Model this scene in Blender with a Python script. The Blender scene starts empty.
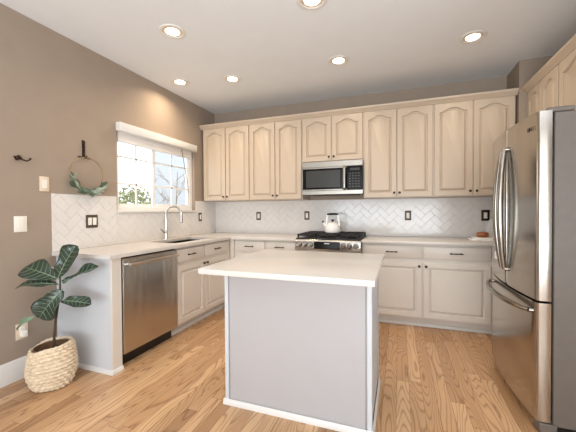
import bpy, bmesh, math, random
from mathutils import Vector, Matrix
random.seed(7)
PI = math.pi
SC = bpy.context.scene
COL = SC.collection

# ------------------------------------------------------------------ camera
cam_d = bpy.data.cameras.new('camera')
cam_d.sensor_width = 36.0
cam_d.lens = 308.925 / 576 * 36
cam_d.shift_y = -0.437 / 576
cam_d.clip_start = 0.05
cam = bpy.data.objects.new('camera', cam_d)
COL.objects.link(cam)
_yaw, _pit, _rol = .346, -.015, -.006
_fw = Vector((-math.sin(_yaw) * math.cos(_pit), math.cos(_yaw) * math.cos(_pit), math.sin(_pit)))
_r = Vector((math.cos(_yaw), math.sin(_yaw), 0))
_u = _r.cross(_fw)
_r2 = _r * math.cos(_rol) + _u * math.sin(_rol)
_u2 = _u * math.cos(_rol) - _r * math.sin(_rol)
cam.matrix_world = Matrix(((_r2.x, _u2.x, -_fw.x, 2.662), (_r2.y, _u2.y, -_fw.y, -4.09),
                           (_r2.z, _u2.z, -_fw.z, 1.238), (0, 0, 0, 1)))
SC.camera = cam

# ------------------------------------------------------------------ world, fill lights, exposure
SC.view_settings.view_transform = 'Standard'
SC.view_settings.look = 'None'
SC.view_settings.gamma = 1
SC.view_settings.use_curve_mapping = False
SC.view_settings.exposure = 0.0
world = bpy.data.worlds.new('sky')
SC.world = world
world.use_nodes = True
_bg = world.node_tree.nodes['Background']
_bg.inputs['Color'].default_value = (0.985, 0.99, 1.0, 1)
_bg.inputs['Strength'].default_value = 3.0


def area_light(name, loc, rot, sx, sy, power, color, spread=PI):
    d = bpy.data.lights.new(name, 'AREA')
    d.shape = 'RECTANGLE'
    d.size, d.size_y = sx, sy
    d.energy = power
    d.color = color
    d.spread = spread
    o = bpy.data.objects.new(name, d)
    COL.objects.link(o)
    o.location = loc
    o.rotation_euler = rot
    return o


# added fill lights behind and right of the camera, tilted up at the ceiling
area_light('rear_fill', (2.35, -6.3, 1.0), (PI / 2 + 1.05, 0, 0), 3.7, 1.9, 165, (0.80, 0.92, 1.0))
area_light('side_fill', (5.9, -4.4, 1.0), (PI / 2 + 1.0, 0, PI / 2), 3.4, 1.9, 115, (0.80, 0.92, 1.0))
LAMP_POWER = 4.3
LAMP_COLOR = (1.0, 0.80, 0.58)


# ------------------------------------------------------------------ materials
def lin(c):
    return tuple((v / 255 / 12.92) if v / 255 <= .04045 else ((v / 255 + .055) / 1.055) ** 2.4 for v in c) + (1,)


def mat(name, rgb, rough=.5, metal=0.0, var=.03, nscale=(6, 6, 6), bump=0.0, bscale=(60, 60, 60), coat=0.0, spec=.5):
    m = bpy.data.materials.new(name)
    m.use_nodes = True
    nt = m.node_tree
    b = nt.nodes['Principled BSDF']
    tc = nt.nodes.new('ShaderNodeTexCoord')
    mp = nt.nodes.new('ShaderNodeMapping')
    mp.inputs['Scale'].default_value = nscale
    nt.links.new(tc.outputs['Object'], mp.inputs['Vector'])
    nz = nt.nodes.new('ShaderNodeTexNoise')
    nz.inputs['Detail'].default_value = 3
    nz.inputs['Scale'].default_value = 1
    nt.links.new(mp.outputs['Vector'], nz.inputs['Vector'])
    rp = nt.nodes.new('ShaderNodeValToRGB')
    c = lin(rgb)
    rp.color_ramp.elements[0].position = .3
    rp.color_ramp.elements[1].position = .7
    rp.color_ramp.elements[0].color = tuple(v * (1 - var) for v in c[:3]) + (1,)
    rp.color_ramp.elements[1].color = tuple(min(1, v * (1 + var)) for v in c[:3]) + (1,)
    nt.links.new(nz.outputs['Fac'], rp.inputs['Fac'])
    nt.links.new(rp.outputs['Color'], b.inputs['Base Color'])
    b.inputs['Roughness'].default_value = rough
    b.inputs['Metallic'].default_value = metal
    b.inputs['Specular IOR Level'].default_value = spec
    if coat:
        b.inputs['Coat Weight'].default_value = coat
        b.inputs['Coat Roughness'].default_value = .1
    if bump:
        mp2 = nt.nodes.new('ShaderNodeMapping')
        mp2.inputs['Scale'].default_value = bscale
        nt.links.new(tc.outputs['Object'], mp2.inputs['Vector'])
        n2 = nt.nodes.new('ShaderNodeTexNoise')
        n2.inputs['Scale'].default_value = 1
        n2.inputs['Detail'].default_value = 2
        nt.links.new(mp2.outputs['Vector'], n2.inputs['Vector'])
        bp = nt.nodes.new('ShaderNodeBump')
        bp.inputs['Strength'].default_value = bump
        bp.inputs['Distance'].default_value = .01
        nt.links.new(n2.outputs['Fac'], bp.inputs['Height'])
        nt.links.new(bp.outputs['Normal'], b.inputs['Normal'])
    return m


def emit(name, rgb, strength):
    m = bpy.data.materials.new(name)
    m.use_nodes = True
    b = m.node_tree.nodes['Principled BSDF']
    b.inputs['Base Color'].default_value = (.9, .9, .9, 1)
    b.inputs['Emission Color'].default_value = rgb + (1,)
    b.inputs['Emission Strength'].default_value = strength
    return m


def oak():
    m = bpy.data.materials.new('oak_planks')
    m.use_nodes = True
    nt = m.node_tree
    L = nt.links.new
    N = nt.nodes.new
    b = nt.nodes['Principled BSDF']

    def math_(op, a, c=None):
        n = N('ShaderNodeMath')
        n.operation = op
        for i, v in enumerate((a, c)):
            if v is None:
                continue
            if isinstance(v, (int, float)):
                n.inputs[i].default_value = v
            else:
                L(v, n.inputs[i])
        return n.outputs[0]

    def wn(x, y=None):
        c = N('ShaderNodeCombineXYZ')
        L(x, c.inputs[0])
        if y is not None:
            L(y, c.inputs[1])
        w = N('ShaderNodeTexWhiteNoise')
        w.noise_dimensions = '3D'
        L(c.outputs[0], w.inputs['Vector'])
        return w.outputs['Value']
    tc = N('ShaderNodeTexCoord')
    sp = N('ShaderNodeSeparateXYZ')
    L(tc.outputs['Object'], sp.inputs[0])
    x, y = sp.outputs[0], sp.outputs[1]
    px = math_('DIVIDE', x, .0826)
    ix = math_('FLOOR', px)
    fx = math_('FRACT', px)
    py = math_('DIVIDE', math_('ADD', y, math_('MULTIPLY', wn(ix), 3.7)), 1.25)
    iy = math_('FLOOR', py)
    fy = math_('FRACT', py)
    rnd = wn(ix, iy)
    rnd2 = wn(iy, ix)
    # cathedral grain: contour lines of a stretched noise, different in each board
    cv = N('ShaderNodeCombineXYZ')
    L(math_('MULTIPLY', x, 7.5), cv.inputs[0])
    L(math_('ADD', math_('MULTIPLY', y, .9), math_('MULTIPLY', rnd2, 17.0)), cv.inputs[1])
    L(math_('MULTIPLY', rnd, 40.0), cv.inputs[2])
    n1 = N('ShaderNodeTexNoise')
    n1.inputs['Scale'].default_value = 1
    n1.inputs['Detail'].default_value = 1.2
    n1.inputs['Roughness'].default_value = .35
    L(cv.outputs[0], n1.inputs['Vector'])
    cont = math_('FRACT', math_('MULTIPLY', n1.outputs['Fac'], 22.0))
    r1 = N('ShaderNodeValToRGB')
    e = r1.color_ramp.elements
    e[0].position, e[0].color = 0.0, (0, 0, 0, 1)
    e[1].position, e[1].color = 1.0, (.05, .05, .05, 1)
    for p_, v_ in ((.55, .06), (.74, 1.0), (.86, .35)):
        q = r1.color_ramp.elements.new(p_)
        q.color = (v_, v_, v_, 1)
    L(cont, r1.inputs['Fac'])
    # fine pores
    cv2 = N('ShaderNodeCombineXYZ')
    L(math_('MULTIPLY', x, 330.0), cv2.inputs[0])
    L(math_('MULTIPLY', y, 9.0), cv2.inputs[1])
    L(math_('MULTIPLY', rnd, 9.0), cv2.inputs[2])
    n2 = N('ShaderNodeTexNoise')
    n2.inputs['Scale'].default_value = 1
    n2.inputs['Detail'].default_value = 2
    L(cv2.outputs[0], n2.inputs['Vector'])
    # board tone
    r2 = N('ShaderNodeValToRGB')
    e = r2.color_ramp.elements
    e[0].position, e[0].color = 0.0, lin((172, 132, 96))
    e[1].position, e[1].color = 1.0, lin((224, 184, 142))
    q = e.new(.5)
    q.color = lin((200, 158, 117))
    L(rnd, r2.inputs['Fac'])
    mix = N('ShaderNodeMix')
    mix.data_type = 'RGBA'
    L(math_('ADD', math_('MULTIPLY', r1.outputs['Color'], .54), math_('MULTIPLY', math_('SUBTRACT', n2.outputs['Fac'], .5), .5)), mix.inputs['Factor'])
    L(r2.outputs['Color'], mix.inputs['A'])
    mix.inputs['B'].default_value = lin((112, 72, 42))
    # seams
    ed = math_('MINIMUM', math_('MINIMUM', fx, math_('SUBTRACT', 1.0, fx)), math_('MULTIPLY', math_('MINIMUM', fy, math_('SUBTRACT', 1.0, fy)), 14.0))
    seam = math_('LESS_THAN', ed, .014)
    mix2 = N('ShaderNodeMix')
    mix2.data_type = 'RGBA'
    L(math_('MULTIPLY', seam, .6), mix2.inputs['Factor'])
    L(mix.outputs['Result'], mix2.inputs['A'])
    mix2.inputs['B'].default_value = lin((84, 54, 32))
    L(mix2.outputs['Result'], b.inputs['Base Color'])
    b.inputs['Roughness'].default_value = .26
    b.inputs['Specular IOR Level'].default_value = .5
    bp = N('ShaderNodeBump')
    bp.inputs['Strength'].default_value = .12
    bp.inputs['Distance'].default_value = .004
    L(math_('ADD', r1.outputs['Color'], math_('MULTIPLY', seam, 2.0)), bp.inputs['Height'])
    bp.invert = True
    L(bp.outputs['Normal'], b.inputs['Normal'])
    return m


M = {}
M['wall'] = mat('taupe_wall_paint', (160, 144, 129), .75, var=.02, bump=.08, bscale=(140, 140, 140), spec=.25)
M['ceiling'] = mat('ceiling_paint', (232, 234, 236), .9, var=.01, bump=.05, bscale=(120, 120, 120), spec=.2)
M['trim'] = mat('white_trim_paint', (226, 223, 219), .4, var=.01)
M['upper'] = mat('lamp_warmed_cabinet_paint', (194, 177, 158), .38, var=.012, bump=.02)  # cabinet paint with the warm lamp cast put into its colour
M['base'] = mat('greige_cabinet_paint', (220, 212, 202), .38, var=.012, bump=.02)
M['island'] = mat('pale_grey_paint', (180, 177, 178), .45, var=.01)
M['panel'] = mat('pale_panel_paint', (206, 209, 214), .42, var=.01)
M['quartz'] = mat('white_quartz', (216, 210, 204), .22, var=.02, nscale=(90, 90, 90))
M['tile'] = mat('glazed_white_tile', (226, 221, 217), .14, var=.02, nscale=(9, 9, 9))
M['grout'] = mat('grey_grout', (212, 205, 198), .9, var=.03)
M['floor'] = oak()
M['bronze'] = mat('dark_bronze', (62, 48, 38), .38, .85, var=.1)
M['plate_bronze'] = mat('bronze_plate', (92, 80, 68), .42, .5, var=.08)
M['ivory'] = mat('ivory_plastic', (240, 234, 224), .35, var=.01)
M['almond'] = mat('almond_plastic', (224, 206, 184), .4, var=.01)
M['steel'] = mat('brushed_steel', (186, 182, 176), .26, 1.0, var=.05, nscale=(3, 3, 260), bump=.05, bscale=(2.0, 2.0, 300))
M['steel_v'] = mat('brushed_steel_upright', (186, 181, 174), .24, 1.0, var=.05, nscale=(160, 160, 2), bump=.06, bscale=(7, 7, 1.2))
M['knob_steel'] = mat('knob_steel', (170, 164, 156), .3, 1.0, var=.03)
M['handle_steel'] = mat('handle_steel', (158, 153, 146), .17, 1.0, var=.02)
M['chrome'] = mat('polished_steel', (215, 212, 208), .14, 1.0, var=.02)
M['greysteel'] = mat('painted_grey_side', (108, 100, 93), .45, .2, var=.04, nscale=(25, 25, 25), bump=.03, bscale=(220, 220, 220))
M['black'] = mat('black_enamel', (18, 18, 19), .28, var=.1)
M['blackglass'] = mat('black_glass', (14, 14, 16), .12, var=.05, spec=.2)
M['mwglass'] = mat('microwave_door_glass', (62, 64, 64), .2, var=.12, nscale=(300, 300, 300), spec=.25)
M['iron'] = mat('cast_iron', (30, 29, 29), .55, .2, var=.15)
M['enamel'] = mat('white_enamel', (242, 242, 241), .16, var=.01)
M['leaf'] = mat('fig_leaf_green', (42, 58, 46), .3, var=.25, nscale=(14, 14, 14), bump=.12, bscale=(40, 40, 40), coat=.25)
M['leafpale'] = mat('pale_new_leaf_green', (120, 148, 120), .4, var=.12, nscale=(14, 14, 14))
M['vein'] = mat('pale_leaf_vein', (132, 152, 124), .45, var=.05)
M['stem'] = mat('brown_fig_stem', (78, 60, 44), .7, var=.2, nscale=(40, 40, 15), bump=.3, bscale=(90, 90, 30))
M['basket'] = mat('natural_seagrass', (226, 206, 178), .75, var=.16, nscale=(38, 38, 70), bump=.35, bscale=(120, 120, 260))
M['basket_in'] = mat('dark_seagrass_lining', (120, 88, 66), .85, var=.25, nscale=(30, 30, 60))
M['soil'] = mat('dark_potting_soil', (46, 32, 26), .95, var=.35, nscale=(60, 60, 60), bump=.6, bscale=(70, 70, 70))
M['wood'] = mat('warm_brown_wood', (150, 88, 48), .4, var=.15, nscale=(12, 12, 60))
M['gold'] = mat('brass_hoop', (176, 148, 106), .35, .8, var=.05)
M['eucalyptus'] = mat('dusty_green_leaf', (152, 162, 146), .6, var=.2, nscale=(30, 30, 30))
M['eucalyptus_dark'] = mat('dark_green_leaf', (84, 100, 80), .6, var=.2, nscale=(30, 30, 30))
M['shade'] = mat('white_shade_fabric', (238, 232, 226), .8, var=.02)
M['vinyl'] = mat('white_vinyl', (236, 234, 232), .4, var=.01)
M['grey_inner'] = mat('dark_sink_steel', (70, 70, 70), .3, .9, var=.05)
M['siding'] = mat('blue_grey_siding', (176, 182, 192), .8, var=.05, nscale=(1, 1, 30))
M['roofing'] = mat('grey_shingle', (120, 120, 124), .9, var=.1)
M['lawn'] = mat('dry_lawn', (150, 146, 112), .95, var=.1)
M['bark'] = mat('grey_bark', (140, 128, 118), .9, var=.15, nscale=(20, 20, 6))
M['foliage'] = mat('shrub_foliage', (150, 156, 122), .8, var=.25, nscale=(8, 8, 8))
M['lamp'] = emit('lamp_glow', (1.0, .86, .62), 14)
M['led'] = emit('cooktop_clock_glow', (.8, .9, 1.0), .12)
M['label'] = mat('white_paper_label', (245, 245, 245), .6, var=.01)
_g = bpy.data.materials.new('window_glass')
_g.use_nodes = True
_nt = _g.node_tree
_nt.nodes.clear()
_o = _nt.nodes.new('ShaderNodeOutputMaterial')
_t = _nt.nodes.new('ShaderNodeBsdfTransparent')
_t.inputs['Color'].default_value = (.96, .98, .99, 1)
_gl = _nt.nodes.new('ShaderNodeBsdfGlossy')
_gl.inputs['Roughness'].default_value = .02
_mx = _nt.nodes.new('ShaderNodeMixShader')
_mx.inputs[0].default_value = .05
_nt.links.new(_t.outputs[0], _mx.inputs[1])
_nt.links.new(_gl.outputs[0], _mx.inputs[2])
_nt.links.new(_mx.outputs[0], _o.inputs[0])
M['glass'] = _g


# ------------------------------------------------------------------ mesh builder
class MB:
    def __init__(self):
        self.bm = bmesh.new()

    def _take(self, t, smooth=False):
        if smooth:
            for f in t.faces:
                f.smooth = True
        me = bpy.data.meshes.new('t')
        t.to_mesh(me)
        t.free()
        self.bm.from_mesh(me)
        bpy.data.meshes.remove(me)
        return self

    def box(self, x0, x1, y0, y1, z0, z1, bev=0.0, seg=1, mtx=None):
        t = bmesh.new()
        bmesh.ops.create_cube(t, size=1)
        for v in t.verts:
            v.co = Vector(((x0 + x1) / 2 + v.co.x * (x1 - x0), (y0 + y1) / 2 + v.co.y * (y1 - y0), (z0 + z1) / 2 + v.co.z * (z1 - z0)))
        if bev:
            bmesh.ops.bevel(t, geom=t.edges[:], offset=bev, segments=seg, affect='EDGES', profile=.5)
        if mtx:
            bmesh.ops.transform(t, matrix=mtx, verts=t.verts)
        return self._take(t)

    def prism(self, poly, axis, a0, a1, smooth=False, bev=0.0):
        """polygon of 2-D points swept along an axis: x -> (y,z), y -> (x,z), z -> (x,y)"""
        t = bmesh.new()

        def P(p, a):
            return {'x': (a, p[0], p[1]), 'y': (p[0], a, p[1]), 'z': (p[0], p[1], a)}[axis]
        A = [t.verts.new(P(p, a0)) for p in poly]
        B = [t.verts.new(P(p, a1)) for p in poly]
        n = len(poly)
        t.faces.new(A)
        t.faces.new(B[::-1])
        for i in range(n):
            t.faces.new((A[i], B[i], B[(i + 1) % n], A[(i + 1) % n]))
        bmesh.ops.recalc_face_normals(t, faces=t.faces)
        if bev:
            bmesh.ops.bevel(t, geom=[e for e in t.edges], offset=bev, segments=1, affect='EDGES')
        return self._take(t, smooth)

    def tube(self, pts, r, n=10, closed=False, flat=1.0, caps=True):
        t = bmesh.new()
        pts = [Vector(p) for p in pts]
        k = len(pts)
        rs = r if isinstance(r, (list, tuple)) else [r] * k
        rings = []
        up = Vector((0, 0, 1))
        prev = None
        for i, p in enumerate(pts):
            if closed:
                d = pts[(i + 1) % k] - pts[i - 1]
            else:
                d = pts[min(i + 1, k - 1)] - pts[max(i - 1, 0)]
            d.normalize()
            if prev is None:
                a = up if abs(d.z) < .9 else Vector((1, 0, 0))
                s = d.cross(a).normalized()
            else:
                s = (prev - d * prev.dot(d))
                s = s.normalized() if s.length > 1e-6 else d.orthogonal().normalized()
            prev = s
            w = d.cross(s).normalized()
            rings.append([t.verts.new(p + s * math.cos(2 * PI * j / n) * rs[i] + w * math.sin(2 * PI * j / n) * rs[i] * flat) for j in range(n)])
        m = k if closed else k - 1
        for i in range(m):
            A, B = rings[i], rings[(i + 1) % k]
            for j in range(n):
                t.faces.new((A[j], A[(j + 1) % n], B[(j + 1) % n], B[j]))
        if not closed and caps:
            t.faces.new(rings[0][::-1])
            t.faces.new(rings[-1])
        bmesh.ops.recalc_face_normals(t, faces=t.faces)
        return self._take(t, True)

    def lathe(self, prof, c=(0, 0, 0), n=24, axis='z', closed=False):
        """profile of (radius, height) about an axis; axis '-y' points out of a front"""
        t = bmesh.new()
        rings = []
        for r, h in prof:
            ring = []
            for j in range(n if r > 1e-6 else 1):
                a = 2 * PI * j / n
                u, v = r * math.cos(a), r * math.sin(a)
                q = {'z': (u, v, h), '-z': (u, v, -h), '-y': (u, -h, v), 'x': (h, u, v), '-x': (-h, u, v), 'y': (u, h, v)}[axis]
                ring.append(t.verts.new((q[0] + c[0], q[1] + c[1], q[2] + c[2])))
            rings.append(ring)
        pairs = list(zip(rings, rings[1:]))
        if closed:
            pairs.append((rings[-1], rings[0]))
        for A, B in pairs:
            for j in range(n):
                k = (j + 1) % n
                if len(A) == 1 and len(B) == 1:
                    continue
                if len(A) == 1:
                    t.faces.new((A[0], B[j], B[k]))
                elif len(B) == 1:
                    t.faces.new((A[j], A[k], B[0]))
                else:
                    t.faces.new((A[j], A[k], B[k], B[j]))
        bmesh.ops.recalc_face_normals(t, faces=t.faces)
        return self._take(t, True)

    def build(self, name, m, parent=None, loc=None, sharp=38):
        me = bpy.data.meshes.new(name)
        self.bm.to_mesh(me)
        self.bm.free()
        me.materials.append(M[m] if isinstance(m, str) else m)
        me.set_sharp_from_angle(angle=math.radians(sharp))
        o = bpy.data.objects.new(name, me)
        COL.objects.link(o)
        if parent:
            o.parent = parent
        if loc:
            o.location = loc
        return o


def tag(o, label, cat, group=None):
    o['label'] = label
    o['category'] = cat
    if group:
        o['group'] = group
    return o


def thing(name, label, cat, loc=(0, 0, 0), rz=0.0, group=None):
    o = bpy.data.objects.new(name, None)
    o.empty_display_size = .05
    COL.objects.link(o)
    o.location = loc
    o.rotation_euler = (0, 0, rz)
    return tag(o, label, cat, group)


def struct(o):
    o['kind'] = 'structure'
    return o


def copy_thing(root, loc, rz=None, label=None):
    c = root.copy()
    COL.objects.link(c)
    c.location = loc
    if rz is not None:
        c.rotation_euler = (0, 0, rz)
    if label:
        c['label'] = label
    for ch in list(root.children):
        d = ch.copy()
        COL.objects.link(d)
        d.parent = c
        for g in list(ch.children):
            e = g.copy()
            COL.objects.link(e)
            e.parent = d
    return c


CEIL = 2.726
# ------------------------------------------------------------------ the room
struct(MB().box(-.16, 6.2, -6.6, .16, -.06, 0).build('floor', 'floor'))
struct(MB().box(-.16, 6.2, -6.6, .16, CEIL, CEIL + .1).build('ceiling', 'ceiling'))
WY0, WY1, WZ0, WZ1 = -1.752, -.508, 1.250, 2.128      # window opening
w = MB()
w.box(-.15, 0, -6.6, WY0, 0, CEIL)
w.box(-.15, 0, WY1, .15, 0, CEIL)
w.box(-.15, 0, WY0, WY1, 0, WZ0)
w.box(-.15, 0, WY0, WY1, WZ1, CEIL)
struct(w.build('wall_left', 'wall'))
struct(MB().box(0, 3.79, 0, .15, 0, CEIL).build('wall_back', 'wall'))
struct(MB().box(3.79, 4.2, -.383, .15, 0, CEIL).build('wall_back_corner', 'wall'))
struct(MB().box(4.2, 4.35, -2.35, .15, 0, CEIL).build('wall_right', 'wall'))
w = MB()
w.box(-.15, .5, -6.6, -6.5, 0, CEIL)
w.box(4.3, 6.2, -6.6, -6.5, 0, CEIL)
w.box(.5, 4.3, -6.6, -6.5, 2.45, CEIL)
struct(w.build('wall_front', 'wall'))
struct(MB().box(6.1, 6.2, -6.5, -2.35, 0, CEIL).build('wall_far_right', 'wall'))
struct(MB().box(4.35, 6.2, -2.35, -2.25, 0, CEIL).build('wall_return', 'wall'))
bprof = [(0, 0), (.016, 0), (.016, .118), (.011, .128), (.011, .140), (.004, .155), (0, .155)]
struct(MB().prism([(a, b) for a, b in bprof], 'y', -6.5, -2.352).build('baseboard_left', 'trim'))

# window over the sink
win = MB()
xo, xi = -.11, -.040
win.box(xo, xi, WY0, WY1, WZ0, WZ0 + .045, .004)
win.box(xo, xi, WY0, WY1, WZ1 - .05, WZ1, .004)
win.box(xo, xi, WY0, WY0 + .05, WZ0 + .045, WZ1 - .05, .004)
win.box(xo, xi, WY1 - .06, WY1, WZ0 + .045, WZ1 - .05, .004)
window = struct(win.build('window_1', 'vinyl'))
for (a, b, dx) in ((WY0 + .045, -1.16, 0.0), (-1.23, WY1 - .055, .0265)):
    s = MB()
    z0, z1 = WZ0 + .04, WZ1 - .045
    x0, x1 = xo + .012 + dx, xo + .037 + dx
    fr = .036
    s.box(x0, x1, a, b, z0, z0 + fr, .003)
    s.box(x0, x1, a, b, z1 - fr, z1, .003)
    s.box(x0, x1, a, a + fr, z0 + fr, z1 - fr, .003)
    s.box(x0, x1, b - fr, b, z0 + fr, z1 - fr, .003)
    sash = s.build('sash', 'vinyl', window)
    g = MB()
    xm = (x0 + x1) / 2
    ym = (a + b) / 2
    g.box(xm - .006, xm + .006, ym - .009, ym + .009, z0 + fr, z1 - fr)
    zt = z1 - fr
    for zz in (1.818, 1.537):
        g.box(xm - .006, xm + .006, a + fr, b - fr, zz - .009, zz + .009)
    g.build('grille', 'vinyl', sash)
    MB().box(xm - .010, xm - .007, a + fr, b - fr, z0 + fr, z1 - fr).build('pane', 'glass', sash)
sl = MB().box(-.0395, .022, WY0 - .012, WY1 + .012, WZ0 - .022, WZ0 + .004, .004)
struct(sl.build('trim_1', 'trim'))

blind = thing('roller_blind', 'cream valance box with raised white shade across the top of the window', 'blind', (0, -1.12, 2.05))
MB().prism([(.001, .0), (.055, .0), (.060, .006), (.060, .085), (.001, .085)], 'y', -.642, .60, bev=.003).build('valance', 'trim', blind)
MB().box(-.045, -.02, -.60, .585, -.075, .075, .006, 2).build('shade', 'shade', blind)
MB().box(-.05, -.015, -.60, .585, -.095, -.072, .006, 2).build('bottom_rail', 'vinyl', blind)
MB().tube([(-.005, .36, .0), (-.004, .42, -.25), (-.006, .47, -.42), (-.010, .50, -.56)], .0035, 6).build('cord', 'black', blind)

# ------------------------------------------------------------------ outside the window
struct(MB().box(-30, -.2, -12, 30, -.4, -.3).build('ground', 'lawn'))
hs = thing('neighbouring_house', 'pale blue-grey sided house seen through the right window panes', 'house', (-7.198, 9.505, -.3), math.radians(-46))
MB().box(-4, 4, -2.2, 6.5, 0, 8.6).build('siding', 'siding', hs)
MB().prism([(-2.7, 8.6), (7.0, 8.6), (2.15, 11.0)], 'x', -4.4, 4.4).build('roof', 'roofing', hs)


def bare_tree(loc, label, h, seed):
    rnd = random.Random(seed)
    t = thing('bare_tree', label, 'tree', loc, 0, 'bare trees outside')
    tr, br = MB(), MB()
    tr.tube([(0, 0, 0), (.03, .02, h * .3), (.0, -.02, h * .6), (.02, .02, h * .9)], [.04, .03, .018, .008], 7)

    def grow(p, d, ln, r, dep):
        q = p + d * ln * .5 + Vector((rnd.uniform(-.03, .03),) * 3)
        e = p + d * ln
        br.tube([p, q, e], [r, r * .8, r * .55], 5)
        if dep:
            for k in range(3):
                nd = (d + Vector((rnd.uniform(-.7, .7), rnd.uniform(-.7, .7), rnd.uniform(-.1, .6)))).normalized()
                grow(p + d * ln * rnd.uniform(.4, 1), nd, ln * rnd.uniform(.5, .75), r * .6, dep - 1)
    for i in range(9):
        a = i * 2.4
        z = h * (.3 + .065 * i)
        grow(Vector((0, 0, z)), Vector((math.cos(a), math.sin(a), .8)).normalized(), .8 - .05 * i, .010, 2)
    tr.build('trunk', 'bark', t)
    br.build('branches', 'bark', t)


bare_tree((-5.2, 3.8, -.3), 'bare tree outside, its branches behind the left window panes', 2.75, 3)
bare_tree((-3.0, 2.75, -.3), 'bare tree outside in front of the blue-grey house', 2.9, 5)
sh = thing('leafy_tree', 'green leafy tree outside at the lower left corner of the window', 'tree', (-2.9, 1.22, -.3))
MB().tube([(0, 0, 0), (.02, 0, .7), (0, .02, 1.5)], [.07, .055, .03], 8).build('trunk', 'bark', sh)
fo = MB()
rn = random.Random(4)
for i in range(620):
    v = Vector((rn.gauss(0, 1), rn.gauss(0, 1), rn.gauss(0, 1))).normalized() * rn.uniform(.2, 1) ** .5
    c = Vector((v.x * .42, v.y * .36, 1.72 + v.z * .42))
    d1 = Vector((rn.gauss(0, 1), rn.gauss(0, 1), rn.gauss(0, 1))).normalized() * .045
    d2 = d1.orthogonal().normalized() * .025
    vs = [fo.bm.verts.new(c + a) for a in (-d1, d2, d1, -d2)]
    fo.bm.faces.new(vs)
fo.build('foliage', 'foliage', sh)


# ------------------------------------------------------------------ backsplash of herringbone tiles
def herring(u0, u1, v0, v1, W=.0735, ou=.02, ov=.03, th=.008):
    """tiles clipped to a rectangle, as a list of polygons in (u,v), rendered later as thin bevelled slabs"""
    out = []
    s = math.sqrt(.5)
    g = .0008

    def clip(poly):
        for ax, lim, sg in ((0, u0 + g, 1), (0, u1 - g, -1), (1, v0 + g, 1), (1, v1 - g, -1)):
            res = []
            for i in range(len(poly)):
                a, b = poly[i], poly[(i + 1) % len(poly)]
                da, db = (a[ax] - lim) * sg, (b[ax] - lim) * sg
                if da >= 0:
                    res.append(a)
                if (da >= 0) != (db >= 0):
                    k = da / (da - db)
                    res.append((a[0] + (b[0] - a[0]) * k, a[1] + (b[1] - a[1]) * k))
            poly = res
            if len(poly) < 3:
                return None
        return poly
    gi = g / W
    for i in range(-70, 71):
        for j in range(-40, 41):
            bx, by = i + 2 * j, i - 2 * j
            for (x0, y0, x1, y1) in ((bx, by, bx + 2, by + 1), (bx, by + 1, bx + 1, by + 3)):
                poly = []
                for (x, y) in ((x0 + gi, y0 + gi), (x1 - gi, y0 + gi), (x1 - gi, y1 - gi), (x0 + gi, y1 - gi)):
                    poly.append((ou + (u0 + u1) / 2 + (x - y) * s * W, ov + (v0 + v1) / 2 + (x + y) * s * W))
                if max(p[0] for p in poly) < u0 or min(p[0] for p in poly) > u1 or max(p[1] for p in poly) < v0 or min(p[1] for p in poly) > v1:
                    continue
                c = clip(poly)
                if c:
                    out.append(c)
    return out


def tile_mesh(polys, place, th=.008):
    mb = MB()
    for p in polys:
        cx = sum(q[0] for q in p) / len(p)
        cy = sum(q[1] for q in p) / len(p)
        ar = abs(sum(p[i][0] * p[(i + 1) % len(p)][1] - p[(i + 1) % len(p)][0] * p[i][1] for i in range(len(p)))) / 2
        if ar < 4e-5:
            continue
        tx, ty = random.uniform(-.004, .004), random.uniform(-.004, .004)
        lo = [mb.bm.verts.new(place(u, v, .003)) for u, v in p]
        mid = [mb.bm.verts.new(place(u, v, th - .0012)) for u, v in p]
        hi = []
        for u, v in p:
            d = max(1e-6, math.hypot(u - cx, v - cy))
            k = min(.4, .0022 / d)
            uu, vv = u + (cx - u) * k, v + (cy - v) * k
            hi.append(mb.bm.verts.new(place(uu, vv, th + (uu - cx) * tx + (vv - cy) * ty)))
        n = len(p)
        for a, b in ((lo, mid), (mid, hi)):
            for i in range(n):
                mb.bm.faces.new((a[i], a[(i + 1) % n], b[(i + 1) % n], b[i]))
        mb.bm.faces.new(hi)
    bmesh.ops.recalc_face_normals(mb.bm, faces=mb.bm.faces)
    return mb


bs = thing('tile_backsplash', 'white herringbone tile backsplash on the wall behind the range', 'backsplash', (1.9, 0, .914), 0)
MB().box(-1.892, 1.889, -.004, -.0005, 0, .4695).build('grout', 'grout', bs)
tile_mesh(herring(-1.892, 1.889, .001, .4695), lambda u, v, d: (u, -d, v)).build('tiles', 'tile', bs, sharp=10)
bl = thing('tile_backsplash', 'white herringbone tile backsplash under the window, behind the sink', 'backsplash', (0, -1.19, .914), PI / 2)
pol, gm = [], MB()
for (a, b, z1) in ((-1.189, WY0 + 1.19 - .013, .478), (WY0 + 1.19 - .013, WY1 + 1.19 + .013, WZ0 - .024 - .914), (WY1 + 1.19 + .013, 1.189, .4695)):
    gm.box(a, b, -.004, -.0005, 0, z1)
    o_u = -(a + b) / 2
    pol += herring(a, b, .001, z1, ou=o_u, ov=.03 + .239 - (.001 + z1) / 2)
gm.build('grout', 'grout', bl)
tile_mesh(pol, lambda u, v, d: (u, -d, v)).build('tiles', 'tile', bl, sharp=10)


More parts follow.
